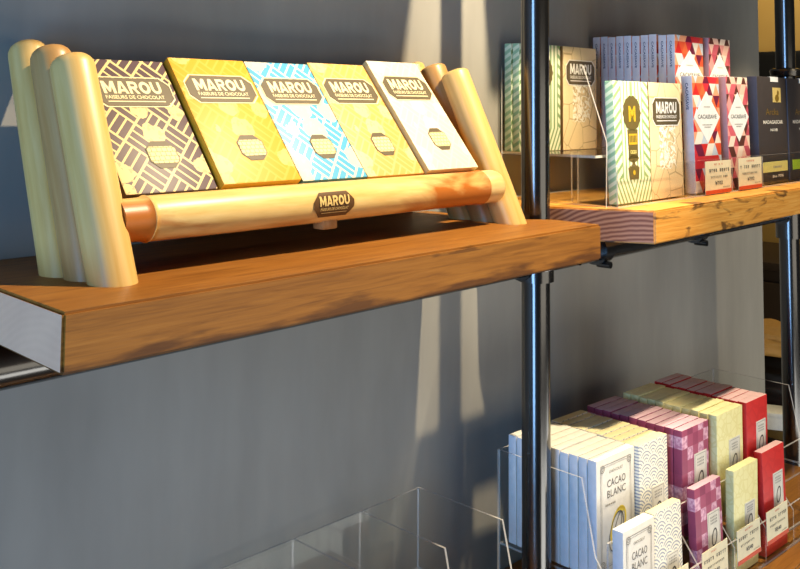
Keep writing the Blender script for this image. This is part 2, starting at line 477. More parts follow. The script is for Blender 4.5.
def purple_paper():
    m = Mat('purple_check_paper', .45, .3)
    x, y, z = m.xyz()
    u = ((x + y) * 48).floor(); v = (z * 42).floor()
    c = m.white(u + .5, v + .5, .5)
    chk = (u + v).mod(2.0).gt(.5)
    n = m.noise(120, detail=2)
    a = m.ramp(c, [(.0, rgb(128, 56, 84)), (.5, rgb(150, 68, 96)), (1, rgb(164, 84, 110))])
    b = m.ramp(n, [(.4, rgb(216, 172, 190)), (.6, rgb(178, 118, 146))])
    return m.set(m.mix(chk * (c.gt(.35)), a, b))
PURPLE = purple_paper(); PUR_TOP = plain('mauve_top_paper', rgb(204, 172, 184))
def pale_pattern(name, a, b, sc=60):
    m = Mat(name, .45, .3)
    v = m.voro(sc, sc=(1, 1, 1), feature='DISTANCE_TO_EDGE')
    return m.set(m.mix(v.lt(.08) * .5, a, b))
YELL = pale_pattern('pale_yellow_paper', rgb(242, 232, 168), rgb(228, 214, 136)); YELL_TOP = plain('pale_yellow_top_paper', rgb(242, 234, 172))
REDP = pale_pattern('red_paper', rgb(204, 44, 40), rgb(190, 34, 34), 30); RED_TOP = plain('rose_top_paper', rgb(224, 184, 178))
LABEL_P = plain('grey_cream_label', rgb(222, 216, 200)); POD = plain('dark_pod_ink', rgb(52, 46, 42)); POD_Y = plain('yellow_pod_print', rgb(222, 196, 70))

# ------------------------------------------------------------------ camera (measured from the photograph's vanishing lines)
cam_d = bpy.data.cameras.new('camera'); cam = bpy.data.objects.new('camera', cam_d); C.objects.link(cam); SC.camera = cam
yaw, pit, rol, F, CY = radians(47.30247772), radians(3.90488101), radians(0.39413029), 956.08, 40.793
f = Vector((sin(yaw) * cos(pit), cos(yaw) * cos(pit), sin(pit))); r = Vector((cos(yaw), -sin(yaw), 0)); u = r.cross(f)
r2 = r * cos(rol) + u * sin(rol); u2 = -r * sin(rol) + u * cos(rol)
M = Matrix((r2, u2, -f)).transposed().to_4x4(); M.translation = Vector((-.46645635, -.86635081, .19944404))
cam.matrix_world = M
cam_d.sensor_width = 36; cam_d.lens = F / 800 * 36; cam_d.shift_y = (CY - 284.5) / 800; cam_d.clip_start = .01

# ------------------------------------------------------------------ the setting
WY = .352; FLOOR = -2.0
w = B(-2.6, 2.535, WY, WY + .10, FLOOR, 1.75); struct(obj('wall_back', w, WALL))
fl = Mat('dark_floor', .5); struct(obj('floor', B(-2.6, 4.4, -3.0, 2.2, FLOOR - .05, FLOOR), fl.set(fl.ramp(fl.noise(4), [(.3, rgb(60, 48, 38)), (.7, rgb(84, 68, 52))]))))
yw = Mat('ochre_wall', .7); struct(obj('wall_right', B(4.25, 4.35, .0, 2.2, FLOOR, 1.75), yw.set(yw.ramp(yw.noise(2), [(.3, rgb(176, 140, 70)), (.7, rgb(200, 164, 92))]))))

# ------------------------------------------------------------------ shelf planks
def plank(name, label, pts, ztop, th, mat, end, bev=.004):
    bm = bmesh.new(); poly_prism(bm, [(x, y) for x, y in pts], 'z', -th, 0); bmesh.ops.recalc_face_normals(bm, faces=bm.faces)
    for fc in bm.faces:
        n = fc.normal
        fc.normal_update(); n = fc.normal
        if abs(n.x) > .8: fc.material_index = 1
    bmesh.ops.bevel(bm, geom=[e for e in bm.edges], offset=bev, segments=2, affect='EDGES', material=0)
    o = obj(name, bm, [mat, end], loc=(0, 0, ztop))
    return tag(o, label, 'shelf', 'shelf planks')
LP = [(0, 0), (.983, 0), (.983, .10), (.93, .16), (.93, .350), (.022, .350)]
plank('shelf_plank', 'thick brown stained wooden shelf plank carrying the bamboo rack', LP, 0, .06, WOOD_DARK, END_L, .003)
RP = [(1.178, .002), (2.165, .002), (2.165, .350), (1.085, .350), (1.085, .205)]
plank('shelf_plank', 'golden wooden shelf plank with dark knots under the upper boxed chocolates', RP, .008, .062, WOOD_GOLD, END_R, .003)
LOWL = [(-.1, -.03), (.97, -.03), (.97, .350), (-.1, .350)]
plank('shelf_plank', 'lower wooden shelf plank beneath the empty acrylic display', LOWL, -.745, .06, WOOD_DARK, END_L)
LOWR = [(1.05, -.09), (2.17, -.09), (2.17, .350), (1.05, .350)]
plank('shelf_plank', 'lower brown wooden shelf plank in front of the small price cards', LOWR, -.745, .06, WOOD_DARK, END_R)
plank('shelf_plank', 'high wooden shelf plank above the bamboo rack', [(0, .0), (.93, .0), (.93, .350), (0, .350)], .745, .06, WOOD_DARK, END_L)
plank('shelf_plank', 'high wooden shelf plank above the red triangle boxes', [(1.09, .0), (2.165, .0), (2.165, .350), (1.09, .350)], .745, .06, WOOD_GOLD, END_R)

# ------------------------------------------------------------------ scaffold poles and rails
def pole(x, y, label, r=.0262):
    t = thing('support_pole', label, 'pole', (x, y, FLOOR), group='black steel scaffold poles')
    bm = bmesh.new(); tube(bm, (0, 0, 0), (0, 0, 3.7), r, 40); obj('tube', bm, PIPE, t)
    return t
p1 = pole(1.012, .155, 'black steel pole between the two upper shelf planks')
p2 = pole(2.222, .150, 'black steel pole behind the dark chocolate boxes')
for x0, t in ((1.012, p1),):
    bm = bmesh.new()
    tube(bm, (0, 0, -.118 - FLOOR), (0, 0, -.066 - FLOOR), .0335, 40)
    tube(bm, (-.037, .010, -.0885 - FLOOR), (.037, .010, -.0885 - FLOOR), .0270, 32)
    box(bm, -.060, -.012, -.060, -.020, -.090 - FLOOR, -.066 - FLOOR, bev=.006)
    box(bm, .012, .055, -.060, -.020, -.085 - FLOOR, -.066 - FLOOR, bev=.006)
    tube(bm, (.040, -.070, -.080 - FLOOR), (.040, -.03, -.080 - FLOOR), .0075, 12)
    obj('clamp', bm, PIPE, t)
bm = bmesh.new(); tube(bm, (0, 0, -.155 - FLOOR), (0, 0, -.075 - FLOOR), .0345, 40); tube(bm, (-.037, .010, -.0885 - FLOOR), (.0, .010, -.0885 - FLOOR), .0285, 32); obj('clamp', bm, PIPE, p2)
bm = bmesh.new()
lathe(bm, [((0, 0, 0.2880 - FLOOR), (0, 0, 1), .034, 1), ((0, 0, 0.2902 - FLOOR), (0, 0, 1), .040, 1), ((0, 0, 0.3034 - FLOOR), (0, 0, 1), .043, 1), ((0, 0, 0.3089 - FLOOR), (0, 0, 1), .040, 1), ((0, 0, 0.3122 - FLOOR), (0, 0, 1), .030, 1)])
obj('collar', bm, PIPE, p2)
def rail(x0, x1, y, z, label, clamps=()):
    t = thing('shelf_rail', label, 'rail', ((x0 + x1) / 2, y, z), group='black steel shelf rails')
    L = (x1 - x0) / 2
    bm = bmesh.new(); tube(bm, (-L, 0, 0), (L, 0, 0), .0245, 32); obj('tube', bm, PIPE, t)
    for cx in clamps:
        bm = bmesh.new(); tube(bm, (cx - (x0 + x1) / 2 - .016, 0, 0), (cx - (x0 + x1) / 2 + .016, 0, 0), .031, 28)
        tube(bm, (cx - (x0 + x1) / 2, -.03, -.03), (cx - (x0 + x1) / 2, .0, -.03), .007, 10)
        obj('clamp', bm, PIPE, t)
rail(-1.2, .974,   .165, -.0850, 'black horizontal steel rail under the plank with the bamboo rack')
rail(1.050, 2.184,   .165, -.0850, 'black horizontal steel rail under the golden plank', (1.245, 1.68))
rail(-1.2, .974, .160, -.8335, 'black horizontal steel rail under the lower plank with the empty display')
rail(1.050, 2.184, .160, -.8335, 'black horizontal steel rail under the lower plank with the price cards')

# ------------------------------------------------------------------ bamboo rack
RX, RY = .115, .105
rack = thing('bamboo_rack', 'bamboo display rack with slanted posts holding five patterned chocolate bars', 'rack', (RX, RY, 0))
def bpost(x, y, tx, ty, tz, r, mat, dome=.016):
    base = Vector((0, 0, 0)); top = Vector((tx, ty, tz)); ax = (top - base).normalized()
    lean = math.acos(ax.z)
    rings = []
    N = 14
    for i in range(N + 1):
        t = i / N
        s = min(1, t / .35); s = s * s * (3 - 2 * s)
        nrm = Vector((0, 0, 1)).lerp(ax, s).normalized()
        rr = r * (1 + .012 * sin(4 * t + x * 9))
        st = 1 / max(.3, nrm.dot(ax))
        rings.append((base + (top - base) * t * (1 - dome / (top - base).length), nrm, rr, st))
    q = base + (top - base) * (1 - dome / (top - base).length)
    for a in (20, 40, 58, 74):
        rings.append((q + ax * dome * sin(radians(a)), ax, r * (1 - .55 * (1 - cos(radians(a)))) * .995, 1))
    bm = bmesh.new(); lathe(bm, rings, 36)
    return obj('post', bm, mat, rack, (x, y, 0))
# three posts at each end, all slanting backwards
bpost(0, 0, .002, .113, .256, .0270, BAM)
bpost(-.004, .048, .004, .114, .268, .0258, BAM_GREY)
bpost(-.012, .092, .012, .132, .276, .0250, BAM)
bpost(.775, .018, -.012, .118, .262, .0265, BAM, .008)
bpost(.773, .068, -.012, .120, .272, .0262, BAM_GREY, .008)
bpost(.770, .116, -.012, .122, .276, .0255, BAM, .008)
# front rail between the two front posts
RZ, RYL = .064, .026
bm = bmesh.new(); n = 36
rings = []

prof = [(.016, -.0025), (.045, -.0022), (.052, -.0014), (.055, .0004), (.058, -.0012), (.062, -.0006), (.25, .0), (.45, -.0004), (.66, -.0004), (.694, -.0002), (.698, .0011), (.701, -.0012), (.705, -.0002), (.735, -.0004), (.741, -.0020), (.744, -.0055)]
def rail_ring(x, dr): return None
prev = None
for i, (x, dr) in enumerate(prof):
    c = Vector((x, RYL + .004 * x, RZ)); cur = [bm.verts.new(c + Vector((0, cos(2 * pi * k / n), sin(2 * pi * k / n))) * (.0278 + dr)) for k in range(n)]
    if prev:
        for k in range(n):
            fc = bm.faces.new((prev[k], prev[(k + 1) % n], cur[(k + 1) % n], cur[k])); fc.smooth = True
            fc.material_index = 1 if x > .699 else 0
    else: bm.faces.new(cur[::-1])
    prev = cur
bm.faces.new(prev)
frail = obj('front_rail', bm, [BAM_BURN, BAM_END], rack)
# curved plate with the maker's lettering, on the front of the rail
def curved(pts_fn, bm, y0=0): pass
bm = bmesh.new()
px0, px1, pz0, pz1 = .301, .377, -.0175, .0165
ch = .012; NP = 20
def rim(t, d):      # cylinder surface in front of the rail
    return (t[0], -math.sqrt((.0278 + d) ** 2 - t[1] ** 2), t[1])
def octo(x0, x1, z0, z1, c): return [(x0 + c, z0), (x1 - c, z0), (x1, z0 + c), (x1, z1 - c), (x1 - c, z1), (x0 + c, z1), (x0, z1 - c), (x0, z0 + c)]
def strip_fill(bm, x0, x1, z0, z1, c, d, mi):
    zs = [z0 + (z1 - z0) * i / NP for i in range(NP + 1)]
    pr = None
    for z in zs:
        e = max(0, c - (z - z0), c - (z1 - z)); cur = [bm.verts.new(rim((x0 + e, z), d)), bm.verts.new(rim((x1 - e, z), d))]
        if pr: bm.faces.new((pr[0], pr[1], cur[1], cur[0])).material_index = mi
        pr = cur
strip_fill(bm, px0, px1, pz0, pz1, ch, .0012, 0)
tb = bmesh.new()
block_text(tb, 'MAROU', px0 + .010, px1 - .010, -.002, .0115, 0, 1)
text(tb, 'FAISEURS DE CHOCOLAT', px0 + .012, px1 - .012, -.0085, -.0045, 0, 1, bold=.012)
quad(tb, px0 + .014, px1 - .014, -.0120, -.0112, 0, 1)
bmesh.ops.triangulate(tb, faces=tb.faces)
bmesh.ops.subdivide_edges(tb, edges=[e for e in tb.edges if e.calc_length() > .003], cuts=3, use_grid_fill=True)
for v in tb.verts: v.co = Vector(rim((v.co.x, v.co.z), .0021))
me = bpy.data.meshes.new('t'); tb.to_mesh(me); tb.free(); bm.from_mesh(me); bpy.data.meshes.remove(me)
pl = obj('name_plate', bm, [PLATE, PLATE_TXT], frail, (0, RYL + .0014, RZ)); pl['label'] = 'dark brown plate with pale lettering'
# back frame of the rack
bm = bmesh.new(); tube(bm, (.0, .195, .205), (.77, .195, .205), .022, 24); obj('back_rail', bm, BAM, rack)
bm = bmesh.new(); tube(bm, (.0, .125, .06), (.77, .135, .06), .022, 24); obj('lower_rail', bm, BAM_GREY, rack)
bm = bmesh.new(); box(bm, .332, .360, .014, .036, .027, .042, bev=.003); obj('support_block', bm, BAM_GREY, rack)
ang = radians(-39)
bm = B(.03, .765, .028, .036, .0, .20, bev=.002); obj('back_board', bm, BAM_GREY, rack, (0, .048, .098), (ang, 0, 0))

# ------------------------------------------------------------------ chocolate bars on the rack
def badge(t, x0, x1, z0, z1, cut, bm_txt_big, bm_txt_small, y=-.0006, m0=None, m1=None):
    bm = bmesh.new(); poly_prism(bm, octo(x0, x1, z0, z1, cut), 'y', y, 0)
    b = obj('name_badge', bm, m0 or BADGE, t)
    W, H = x1 - x0, z1 - z0
    tb = bmesh.new()
    block_text(tb, bm_txt_big, x0 + W * .12, x1 - W * .12, z0 + H * .43, z1 - H * .12, y - .0003, 0)
    text(tb, bm_txt_small, x0 + W * .12, x1 - W * .12, z0 + H * .24, z0 + H * .37, y - .0003, 0, bold=.015)
    quad(tb, x0 + W * .13, x1 - W * .13, z0 + H * .13, z0 + H * .165, y - .0003)
    # thin pale outline just outside the badge
    o = octo(x0 - .0025, x1 + .0025, z0 - .0025, z1 + .0025, cut); q = octo(x0 - .0008, x1 + .0008, z0 - .0008, z1 + .0008, cut)
    A = [tb.verts.new((p[0], y, p[1])) for p in o]; Q = [tb.verts.new((p[0], y, p[1])) for p in q]
    for i in range(8): tb.faces.new((A[i], A[(i + 1) % 8], Q[(i + 1) % 8], Q[i]))
    obj('lettering', tb, m1 or BADGE_TXT, b)
    return b
def rack_bar(x, off, W, H, T, face, side, label):
    # off: how far the face stands out from the common plane
    n = Vector((0, -cos(-ang), sin(-ang)))      # outward normal of the face
    p = Vector((x + .004, .146, .0920)) + n * off
    t = thing('chocolate_bar', label, 'chocolate bar', p, (ang, 0, 0), 'chocolate bars leaning in the bamboo rack')
    bm = bmesh.new(); box(bm, 0, W, 0, T, 0, H, bev=.0025)
    for fc in bm.faces:
        fc.normal_update()
        fc.material_index = 0 if fc.normal.y < -.9 else 1
    obj('wrapper', bm, [face, side], t)
    badge(t, W * .08, W * .94, H * .63, H * .845, .013, 'MAROU', 'FAISEURS DE CHOCOLAT')
    bm = bmesh.new()
    ex0, ex1, ez0, ez1 = W * .38, W * .71, H * .165, H * .36
    poly_prism(bm, octo(ex0, ex1, ez0, ez1, .011), 'y', -.0006, 0)
    poly_prism(bm, octo(ex0 + .0015, ex1 - .0015, ez0 + .0075, ez1 - .0085, .004), 'y', -.0010, -.0006, 1)
    e = obj('emblem', bm, [BADGE, TABLET], t); e['label'] = 'small printed picture of a chocolate tablet'
    return t
rack_bar(.150, .000, .134, .215, .016, MZ_BROWN, SIDE_BROWN, 'plum brown chocolate bar with cream leaf and maze print, first in the bamboo rack')
rack_bar(.2885, .008, .133, .217, .022, MZ_YELLOW, SIDE_YELLOW, 'bright yellow chocolate bar between the plum brown and the sky blue bars')
rack_bar(.427, .003, .129, .221, .018, MZ_BLUE, SIDE_BLUE, 'sky blue and cream chocolate bar in the middle of the bamboo rack')
rack_bar(.5575, .002, .128, .226, .017, MZ_GOLD, SIDE_GOLD, 'muted gold chocolate bar between the sky blue and the cream white bars')
rack_bar(.690, .009, .128, .231, .019, MZ_CREAM, SIDE_CREAM, 'cream white chocolate bar beside the far bamboo posts')

# ------------------------------------------------------------------ acrylic displays
def panel_x(bm, prof, x, th=.004):
    poly_prism(bm, prof, 'x', x, x + th, 0, 1); return bm
def plate(bm, x0, x1, y0, y1, z0, z1):
    fs = box(bm, x0, x1, y0, y1, z0, z1); d = [(x1 - x0), (x1 - x0), (y1 - y0), (y1 - y0), (z1 - z0), (z1 - z0)]
    mn = min(d)
    for fc, t in zip(fs, d): fc.material_index = 0 if t == mn else 1
def acr(name, bm, t, lab=None, edge=None):
    o = obj(name, bm, [ACR, edge or ACR_E], t)
    if lab: o['label'] = lab
    return o
def stepped_display(name, label, loc, rz, W, cols, dep=.285, H=.285, step=.105, tier=.112):
    """two-tier countertop display; local x 0..W, y 0 (front) .. dep (back), z from the shelf"""
    t = thing(name, label, 'display stand', loc, (0, 0, rz), 'clear acrylic stepped displays')
    prof = [(.0, .0), (dep, .0), (dep, H), (dep - .195, H), (.062, H * .55), (0.0, .075)]
    for x in (0, W - .004):
        bm = bmesh.new(); panel_x(bm, prof, x); acr('side_panel', bm, t)
    for x in cols:
        bm = bmesh.new(); panel_x(bm, prof, x); acr('divider', bm, t)
    bm = bmesh.new(); plate(bm, .004, W - .004, dep - .004, dep, 0, H); acr('back_panel', bm, t)
    bm = bmesh.new(); plate(bm, .004, W - .004, .040, dep - .004, tier - .004, tier); acr('upper_floor', bm, t)
    bm = bmesh.new(); plate(bm, .004, W - .004, .036, .040, .004, tier + .075); acr('step_panel', bm, t)
    bm = bmesh.new(); plate(bm, .004, W - .004, .0, .036, .0, .004); acr('lower_floor', bm, t)
    bm = bmesh.new(); plate(bm, .004, W - .004, .0, .004, .004, .088); acr('front_panel', bm, t)
    return t
SZ = -.745
RD = radians(-3.4)
# full display of bars (right) : left end panel at x 1.045
dR = stepped_display('acrylic_display', 'clear acrylic stepped display filled with rows of boxed chocolate bars', (1.040, -.008, SZ), RD, .845, (.252, .386, .520, .652))
dL = stepped_display('acrylic_display', 'empty clear acrylic stepped display against the grey wall', (.131, .0605, SZ), radians(-1.6), .745, (.149, .298, .447, .595), H=.25)

# ------------------------------------------------------------------ boxed bars in the lower display
def flat_box(bm, W, T, H, bev=.0018):
    box(bm, 0, W, 0, T, 0, H, bev=bev)
    for fc in bm.faces:
        fc.normal_update(); n = fc.normal
        fc.material_index = 0 if n.y < -.9 else (2 if n.z > .9 else 1)
def put(frame_loc, rz, x, y, z):
    c, s = cos(rz), sin(rz)
    return (frame_loc[0] + x * c - y * s, frame_loc[1] + x * s + y * c, frame_loc[2] + z)
DL = (1.040, -.008, SZ)
ORD = ['first', 'second', 'third', 'fourth', 'fifth', 'sixth', 'seventh', 'eighth', 'ninth', 'tenth', 'eleventh', 'twelfth']
def label_panel(t, W, H, x0, x1, z0, z1, lines=('CACAO', 'NOIR'), pod=True):
    bm = bmesh.new(); poly_prism(bm, [(x0, z0), (x1, z0), (x1, z1), (x0, z1)], 'y', -.0005, 0)
    frame(bm, x0 + .003, x1 - .003, z0 + .003, z1 - .003, .0010, -.0007, 1)
    cx = (x0 + x1) / 2; h = z1 - z0
    ring_oval(bm, cx, z0 + h * .46, .0085, .0155, .0032, -.0008, -.3, mi=2)
    for i, zz in enumerate((.80, .74, .86)):
        for k in range(5): quad(bm, cx - .013 + k * .0054, cx - .0095 + k * .0054, z0 + h * zz, z0 + h * zz + .003, -.0008, 1)
    for k in range(4): quad(bm, cx - .010 + k * .0054, cx - .0065 + k * .0054, z0 + h * .14, z0 + h * .14 + .003, -.0008, 1)
    o = obj('label_panel', bm, [LABEL_P, INK_SOFT, POD], t); o['label'] = 'small grey cream label with a dark cacao pod outline'
def white_front(t, W, H, yellow):
    bm = bmesh.new()
    m = W * .10
    frame(bm, m, W - m, .012, H - .012, .0012, -.0004, 0)
    frame(bm, m + .004, W - m - .004, .016, H - .016, .0006, -.0004, 0)
    for (cx, cz) in ((m + .006, H - .018), (W - m - .006, H - .018), (m + .006, .018), (W - m - .006, .018)):
        ring_oval(bm, cx, cz, .0062, .0062, .0016, -.0005, mi=0); ring_oval(bm, cx, cz, .0030, .0030, .0012, -.0005, mi=0)
    text(bm, 'CHOCOLAT', W * .32, W * .68, H * .855, H * .88, -.0005, 0, bold=.01)
    text(bm, 'CACAO', W * .27, W * .75, H * .735, H * .800, -.0005, 1, bold=.0)
    text(bm, 'BLANC', W * .27, W * .75, H * .645, H * .710, -.0005, 1, bold=.0)
    for k in range(6): quad(bm, W * .22 + k * .0055, W * .22 + k * .0055 + .004, H * .58, H * .595, -.0005, 0)
    L = obj('lettering', bm, [INK_SOFT, INK], t); L['label'] = 'grey lettering reading CACAO BLANC inside a thin frame'
    bm = bmesh.new()
    if yellow:
        ring_oval(bm, W * .55, H * .37, W * .17, H * .16, .0050, -.0006, -.45, mi=1); oval(bm, W * .62, H * .50, W * .10, H * .022, -.0006, -.2, mi=1)
    ring_oval(bm, W * .50, H * .33, W * .16, H * .17, .0022 if yellow else .0040, -.0008, -.42, mi=0)
    ring_oval(bm, W * .52, H * .34, W * .07, H * .15, .0022, -.0009, -.42, mi=0)
    p = obj('pod_picture', bm, [INK if yellow else POD, POD_Y], t); p['label'] = 'drawing of a cacao pod'
def back_row(kind, x, y0, W, T, H, n, mats, pitch, adj, group, zrel=.112, front_fn=None, back_mats=None, lean=0, lastname=''):
    for i in range(n):
        lab = f'{adj} standing {ORD[i]} from the front of its row'
        loc = put(DL, RD, x + random.uniform(-.0008, .0008), y0 + i * pitch, zrel + .0004 + T * sin(abs(lean)))
        mm = mats if i < 2 or back_mats is None else back_mats
        rot = (lean if i else lean * .8, 0, RD + random.uniform(-.005, .005))
        if i == 0 and front_fn:
            t = thing('chocolate_box', lab, 'chocolate box', loc, rot, group)
            bm = bmesh.new(); flat_box(bm, W, T, H); obj('carton', bm, mm, t)
            front_fn(t)
        else:
            bm = bmesh.new(); flat_box(bm, W, T, H * random.uniform(.992, 1.004))
            tag(obj('chocolate_box', bm, mm, None, loc, rot), lab, 'chocolate box', group)
BH = .203; BT = .0188; PI_ = .0203
Y0 = .070
wm = [WB_FRONT, WB_SIDE, WB_TOP]
back_row('white', .014, .067, .122, BT, BH, 10, wm, PI_, 'white chocolate box with cacao blanc lettering', 'white boxes in the back row',
         front_fn=lambda t: white_front(t, .122, BH, True))
back_row('wave', .1385, .056, .100, BT, BH, 10, [WAVE, WAVE, WAVE_TOP], PI_, 'cream chocolate box with grey scallop waves', 'scallop patterned boxes in the back row',
         front_fn=lambda t: label_panel(t, .100, BH, .040, .086, .030, .118), lean=radians(-1))
back_row('purple', .272, .0465, .104, BT, BH, 11, [PURPLE, PURPLE, PUR_TOP], PI_, 'purple checked chocolate box', 'purple boxes in the back row',
         front_fn=lambda t: label_panel(t, .104, BH, .046, .094, .050, .148))
back_row('yellow', .403, .0425, .112, BT, BH + .002, 11, [YELL, YELL, YELL_TOP], PI_, 'pale yellow chocolate box', 'yellow boxes in the back row',
         front_fn=lambda t: label_panel(t, .112, BH, .050, .098, .055, .146))
back_row('red', .534, .0435, .098, BT, BH + .001, 11, [REDP, REDP, RED_TOP], PI_, 'bright red chocolate box', 'red boxes in the back row',
         front_fn=lambda t: label_panel(t, .098, BH, .044, .088, .065, .155))
def front_box(x, y, W, T, H, mats, lab, fn, lean=0, twist=0):
    t = thing('chocolate_box', lab, 'chocolate box', put(DL, RD, x, y, .0045 + T * sin(abs(lean))), (lean, twist, RD), 'single boxes in the front step')
    bm = bmesh.new(); flat_box(bm, W, T, H); obj('carton', bm, mats, t); fn(t)
front_box(.009, .010, .101, .022, .208, wm, 'white chocolate box alone on the front step before the white row', lambda t: white_front(t, .101, .208, False))
front_box(.115, .010, .096, .018, .207, [WAVE, WAVE, WAVE_TOP], 'scallop patterned chocolate box alone on the front step', lambda t: label_panel(t, .096, .207, .040, .082, .045, .125), radians(-1.5))
front_box(.268, .012, .103, .017, .208, [PURPLE, PURPLE, PUR_TOP], 'purple checked chocolate box alone on the front step behind a price card', lambda t: label_panel(t, .103, .208, .044, .092, .060, .152), radians(-2))
front_box(.413, .0145, .105, .018, .208, [YELL, YELL, YELL_TOP], 'pale yellow chocolate box alone on the front step', lambda t: label_panel(t, .105, .208, .046, .090, .055, .132), radians(.5))
front_box(.543, .010, .104, .018, .212, [REDP, REDP, RED_TOP], 'red chocolate box alone on the front step', lambda t: label_panel(t, .104, .208, .046, .092, .070, .158), radians(-1.5))

# ------------------------------------------------------------------ price cards
def price_card(loc, rz, W, H, label, l1, l2, price, group, lean=0):
    t = thing('price_card', label, 'price card', loc, (lean, 0, rz), group)
    bm = bmesh.new(); box(bm, 0, W, 0, .0012, 0, H); obj('card', bm, CARD, t)
    bm = bmesh.new(); box(bm, 0, W, -.0008, .0, 0, H * .115); obj('band', bm, RED_BAND, t)['label'] = 'vermilion strip along the bottom'
    bm = bmesh.new(); y = -.0006
    rnd = random.Random(l1 + price)
    def glyphs(z, h, x0, x1, n, mi=0):
        w = (x1 - x0) / n
        for k in range(n):
            if rnd.random() < .12: continue
            a = x0 + k * w
            quad(bm, a, a + w * .7, z + h * .80, z + h, y, mi); quad(bm, a + w * .25, a + w * .42, z, z + h, y, mi)
            if rnd.random() < .6: quad(bm, a, a + w * .72, z + h * .35, z + h * .5, y, mi)
            if rnd.random() < .5: quad(bm, a + w * .55, a + w * .70, z, z + h * .8, y, mi)
    glyphs(H * .87, H * .05, W * .33, W * .67, 6, 1)
    glyphs(H * .66, H * .10, W * .06, W * .46, 5); glyphs(H * .66, H * .10, W * .54, W * .94, 5)
    glyphs(H * .475, H * .06, W * .14, W * .86, 12, 0)
    text(bm, price, W * .36, W * .66, H * .265, H * .385, y, 0, bold=.02)
    glyphs(H * .16, H * .035, W * .68, W * .94, 6, 0)
    obj('lettering', bm, [INK, RED_BAND], t)
for (x, nm) in ((.105, 'cream price card before the front scallop patterned box'), (.2540, 'cream price card before the front purple box'), (.3920, 'cream price card before the front yellow box'), (.5205, 'cream price card before the front red box')):
    price_card(put(DL, RD, x, -.0042, .040), RD, .0985, .066, nm, nm, '', '¥540', 'price cards of the lower display', radians(-1))

# ------------------------------------------------------------------ upper right display
UZ = .008
UD = (1.158, .070, UZ)
dU = thing('acrylic_display', 'clear acrylic two-step display holding the green and tan boxes on the golden plank', 'display stand', UD, (0, 0, 0), 'clear acrylic stepped displays')
UW, UDEP, UT = .985, .272, .098
prof = [(.024, 0), (UDEP, 0), (UDEP, .274), (.074, .274), (.022, .125)]
bm = bmesh.new(); panel_x(bm, prof, 0); acr('side_panel', bm, dU)
bm = bmesh.new(); panel_x(bm, [(.050, .0), (.050, .20), (.074, .274), (UDEP, .274), (UDEP, 0)], UW - .004); acr('side_panel', bm, dU)
for x in (.326, .515, .69):
    bm = bmesh.new(); panel_x(bm, [(.0, 0), (.045, 0), (.045, .075), (.0, .075)], x); acr('divider', bm, dU)
bm = bmesh.new(); plate(bm, .004, UW - .004, .050, UDEP, UT - .005, UT); acr('upper_floor', bm, dU, edge=plain('white_floor_edge', rgb(240, 236, 226), .3))  # opaque white edge colour so the clear floor's rim reads bright
bm = bmesh.new(); plate(bm, .004, UW - .004, .0, UDEP, .0, .003); acr('lower_floor', bm, dU)
bm = bmesh.new(); plate(bm, .004, UW - .004, .0, .003, .003, .078); acr('front_panel', bm, dU)
bm = bmesh.new(); plate(bm, .16, .185, .20, .204, .003, UT - .005); acr('support_strip', bm, dU)

UF = UZ + .0035                 # the lower floor of the display
UU = UZ + UT + .0005            # the upper floor
def lobed(cx, cz, rx, rz, n=64, k=14, a=.04): return [(cx + rx * (1 + a * cos(k * 2 * pi * i / n)) * cos(2 * pi * i / n), cz + rz * (1 + a * cos(k * 2 * pi * i / n)) * sin(2 * pi * i / n)) for i in range(n)]
def green_front(t, W, H):
    c = W * .5
    bm = bmesh.new()
    poly_prism(bm, lobed(c, H * .735, W * .255, H * .145), 'y', -.0005, 0)
    poly_prism(bm, [(c - W * .13, H * .36), (c + W * .13, H * .36), (c + W * .15, H * .60), (c - W * .15, H * .60)], 'y', -.0005, 0)
    for i, z in enumerate((H * .36,)): poly_prism(bm, lobed(c, z, W * .145, H * .03, 32, 4, .05), 'y', -.0005, 0)
    poly_prism(bm, [(c - W * .13, H * .19), (c + W * .13, H * .19), (c + W * .16, H * .285), (c + W * .05, H * .31), (c, H * .365), (c - W * .05, H * .31), (c - W * .16, H * .285)], 'y', -.0005, 0)
    text(bm, 'M', c - W * .10, c + W * .10, H * .665, H * .795, -.0008, 1, bold=.05)
    quad(bm, c - W * .12, c + W * .12, H * .475, H * .565, -.0008, 1)
    for k in range(5): quad(bm, c - W * .10 + k * W * .042, c - W * .075 + k * W * .042, H * .495, H * .55, -.0010, 0)
    oval(bm, c, H * .245, W * .035, W * .035, -.0008, mi=1)
    text(bm, 'cacao', c - W * .09, c + W * .09, H * .40, H * .43, -.0008, 2, bold=.01)
    o = obj('medallion', bm, [OLIVE, OLIVE_Y, PALEY], t); o['label'] = 'olive brown medallion with mustard emblem'
def stripe_box(loc, W, T, H, mats, lab, group, fn=None, lean=0, rz=0):
    loc = (loc[0], loc[1], loc[2] + T * sin(abs(lean)))
    if fn is None:
        bm = bmesh.new(); flat_box(bm, W, T, H)
        return tag(obj('chocolate_box', bm, mats, None, loc, (lean, 0, rz)), lab, 'chocolate box', group)
    t = thing('chocolate_box', lab, 'chocolate box', loc, (lean, 0, rz), group)
    bm = bmesh.new(); flat_box(bm, W, T, H); obj('carton', bm, mats, t); fn(t); return t
gm = [GREEN, GREEN_S, GREEN_S]; mm = [MAPP, MAP_S, MAPP]
GG = 'green chevron chocolate boxes'; MG = 'tan map chocolate boxes'
stripe_box((1.186, .085, UF), .138, .019, .240, gm, 'green chevron chocolate box with olive medallion on the front step', GG, lambda t: green_front(t, .138, .240), radians(-2))
def map_front(t, W, H): badge(t, W * .10, W * .93, H * .635, H * .862, .012, 'MAROU', 'FAISEURS DE CHOCOLAT', m1=WHITE_P)
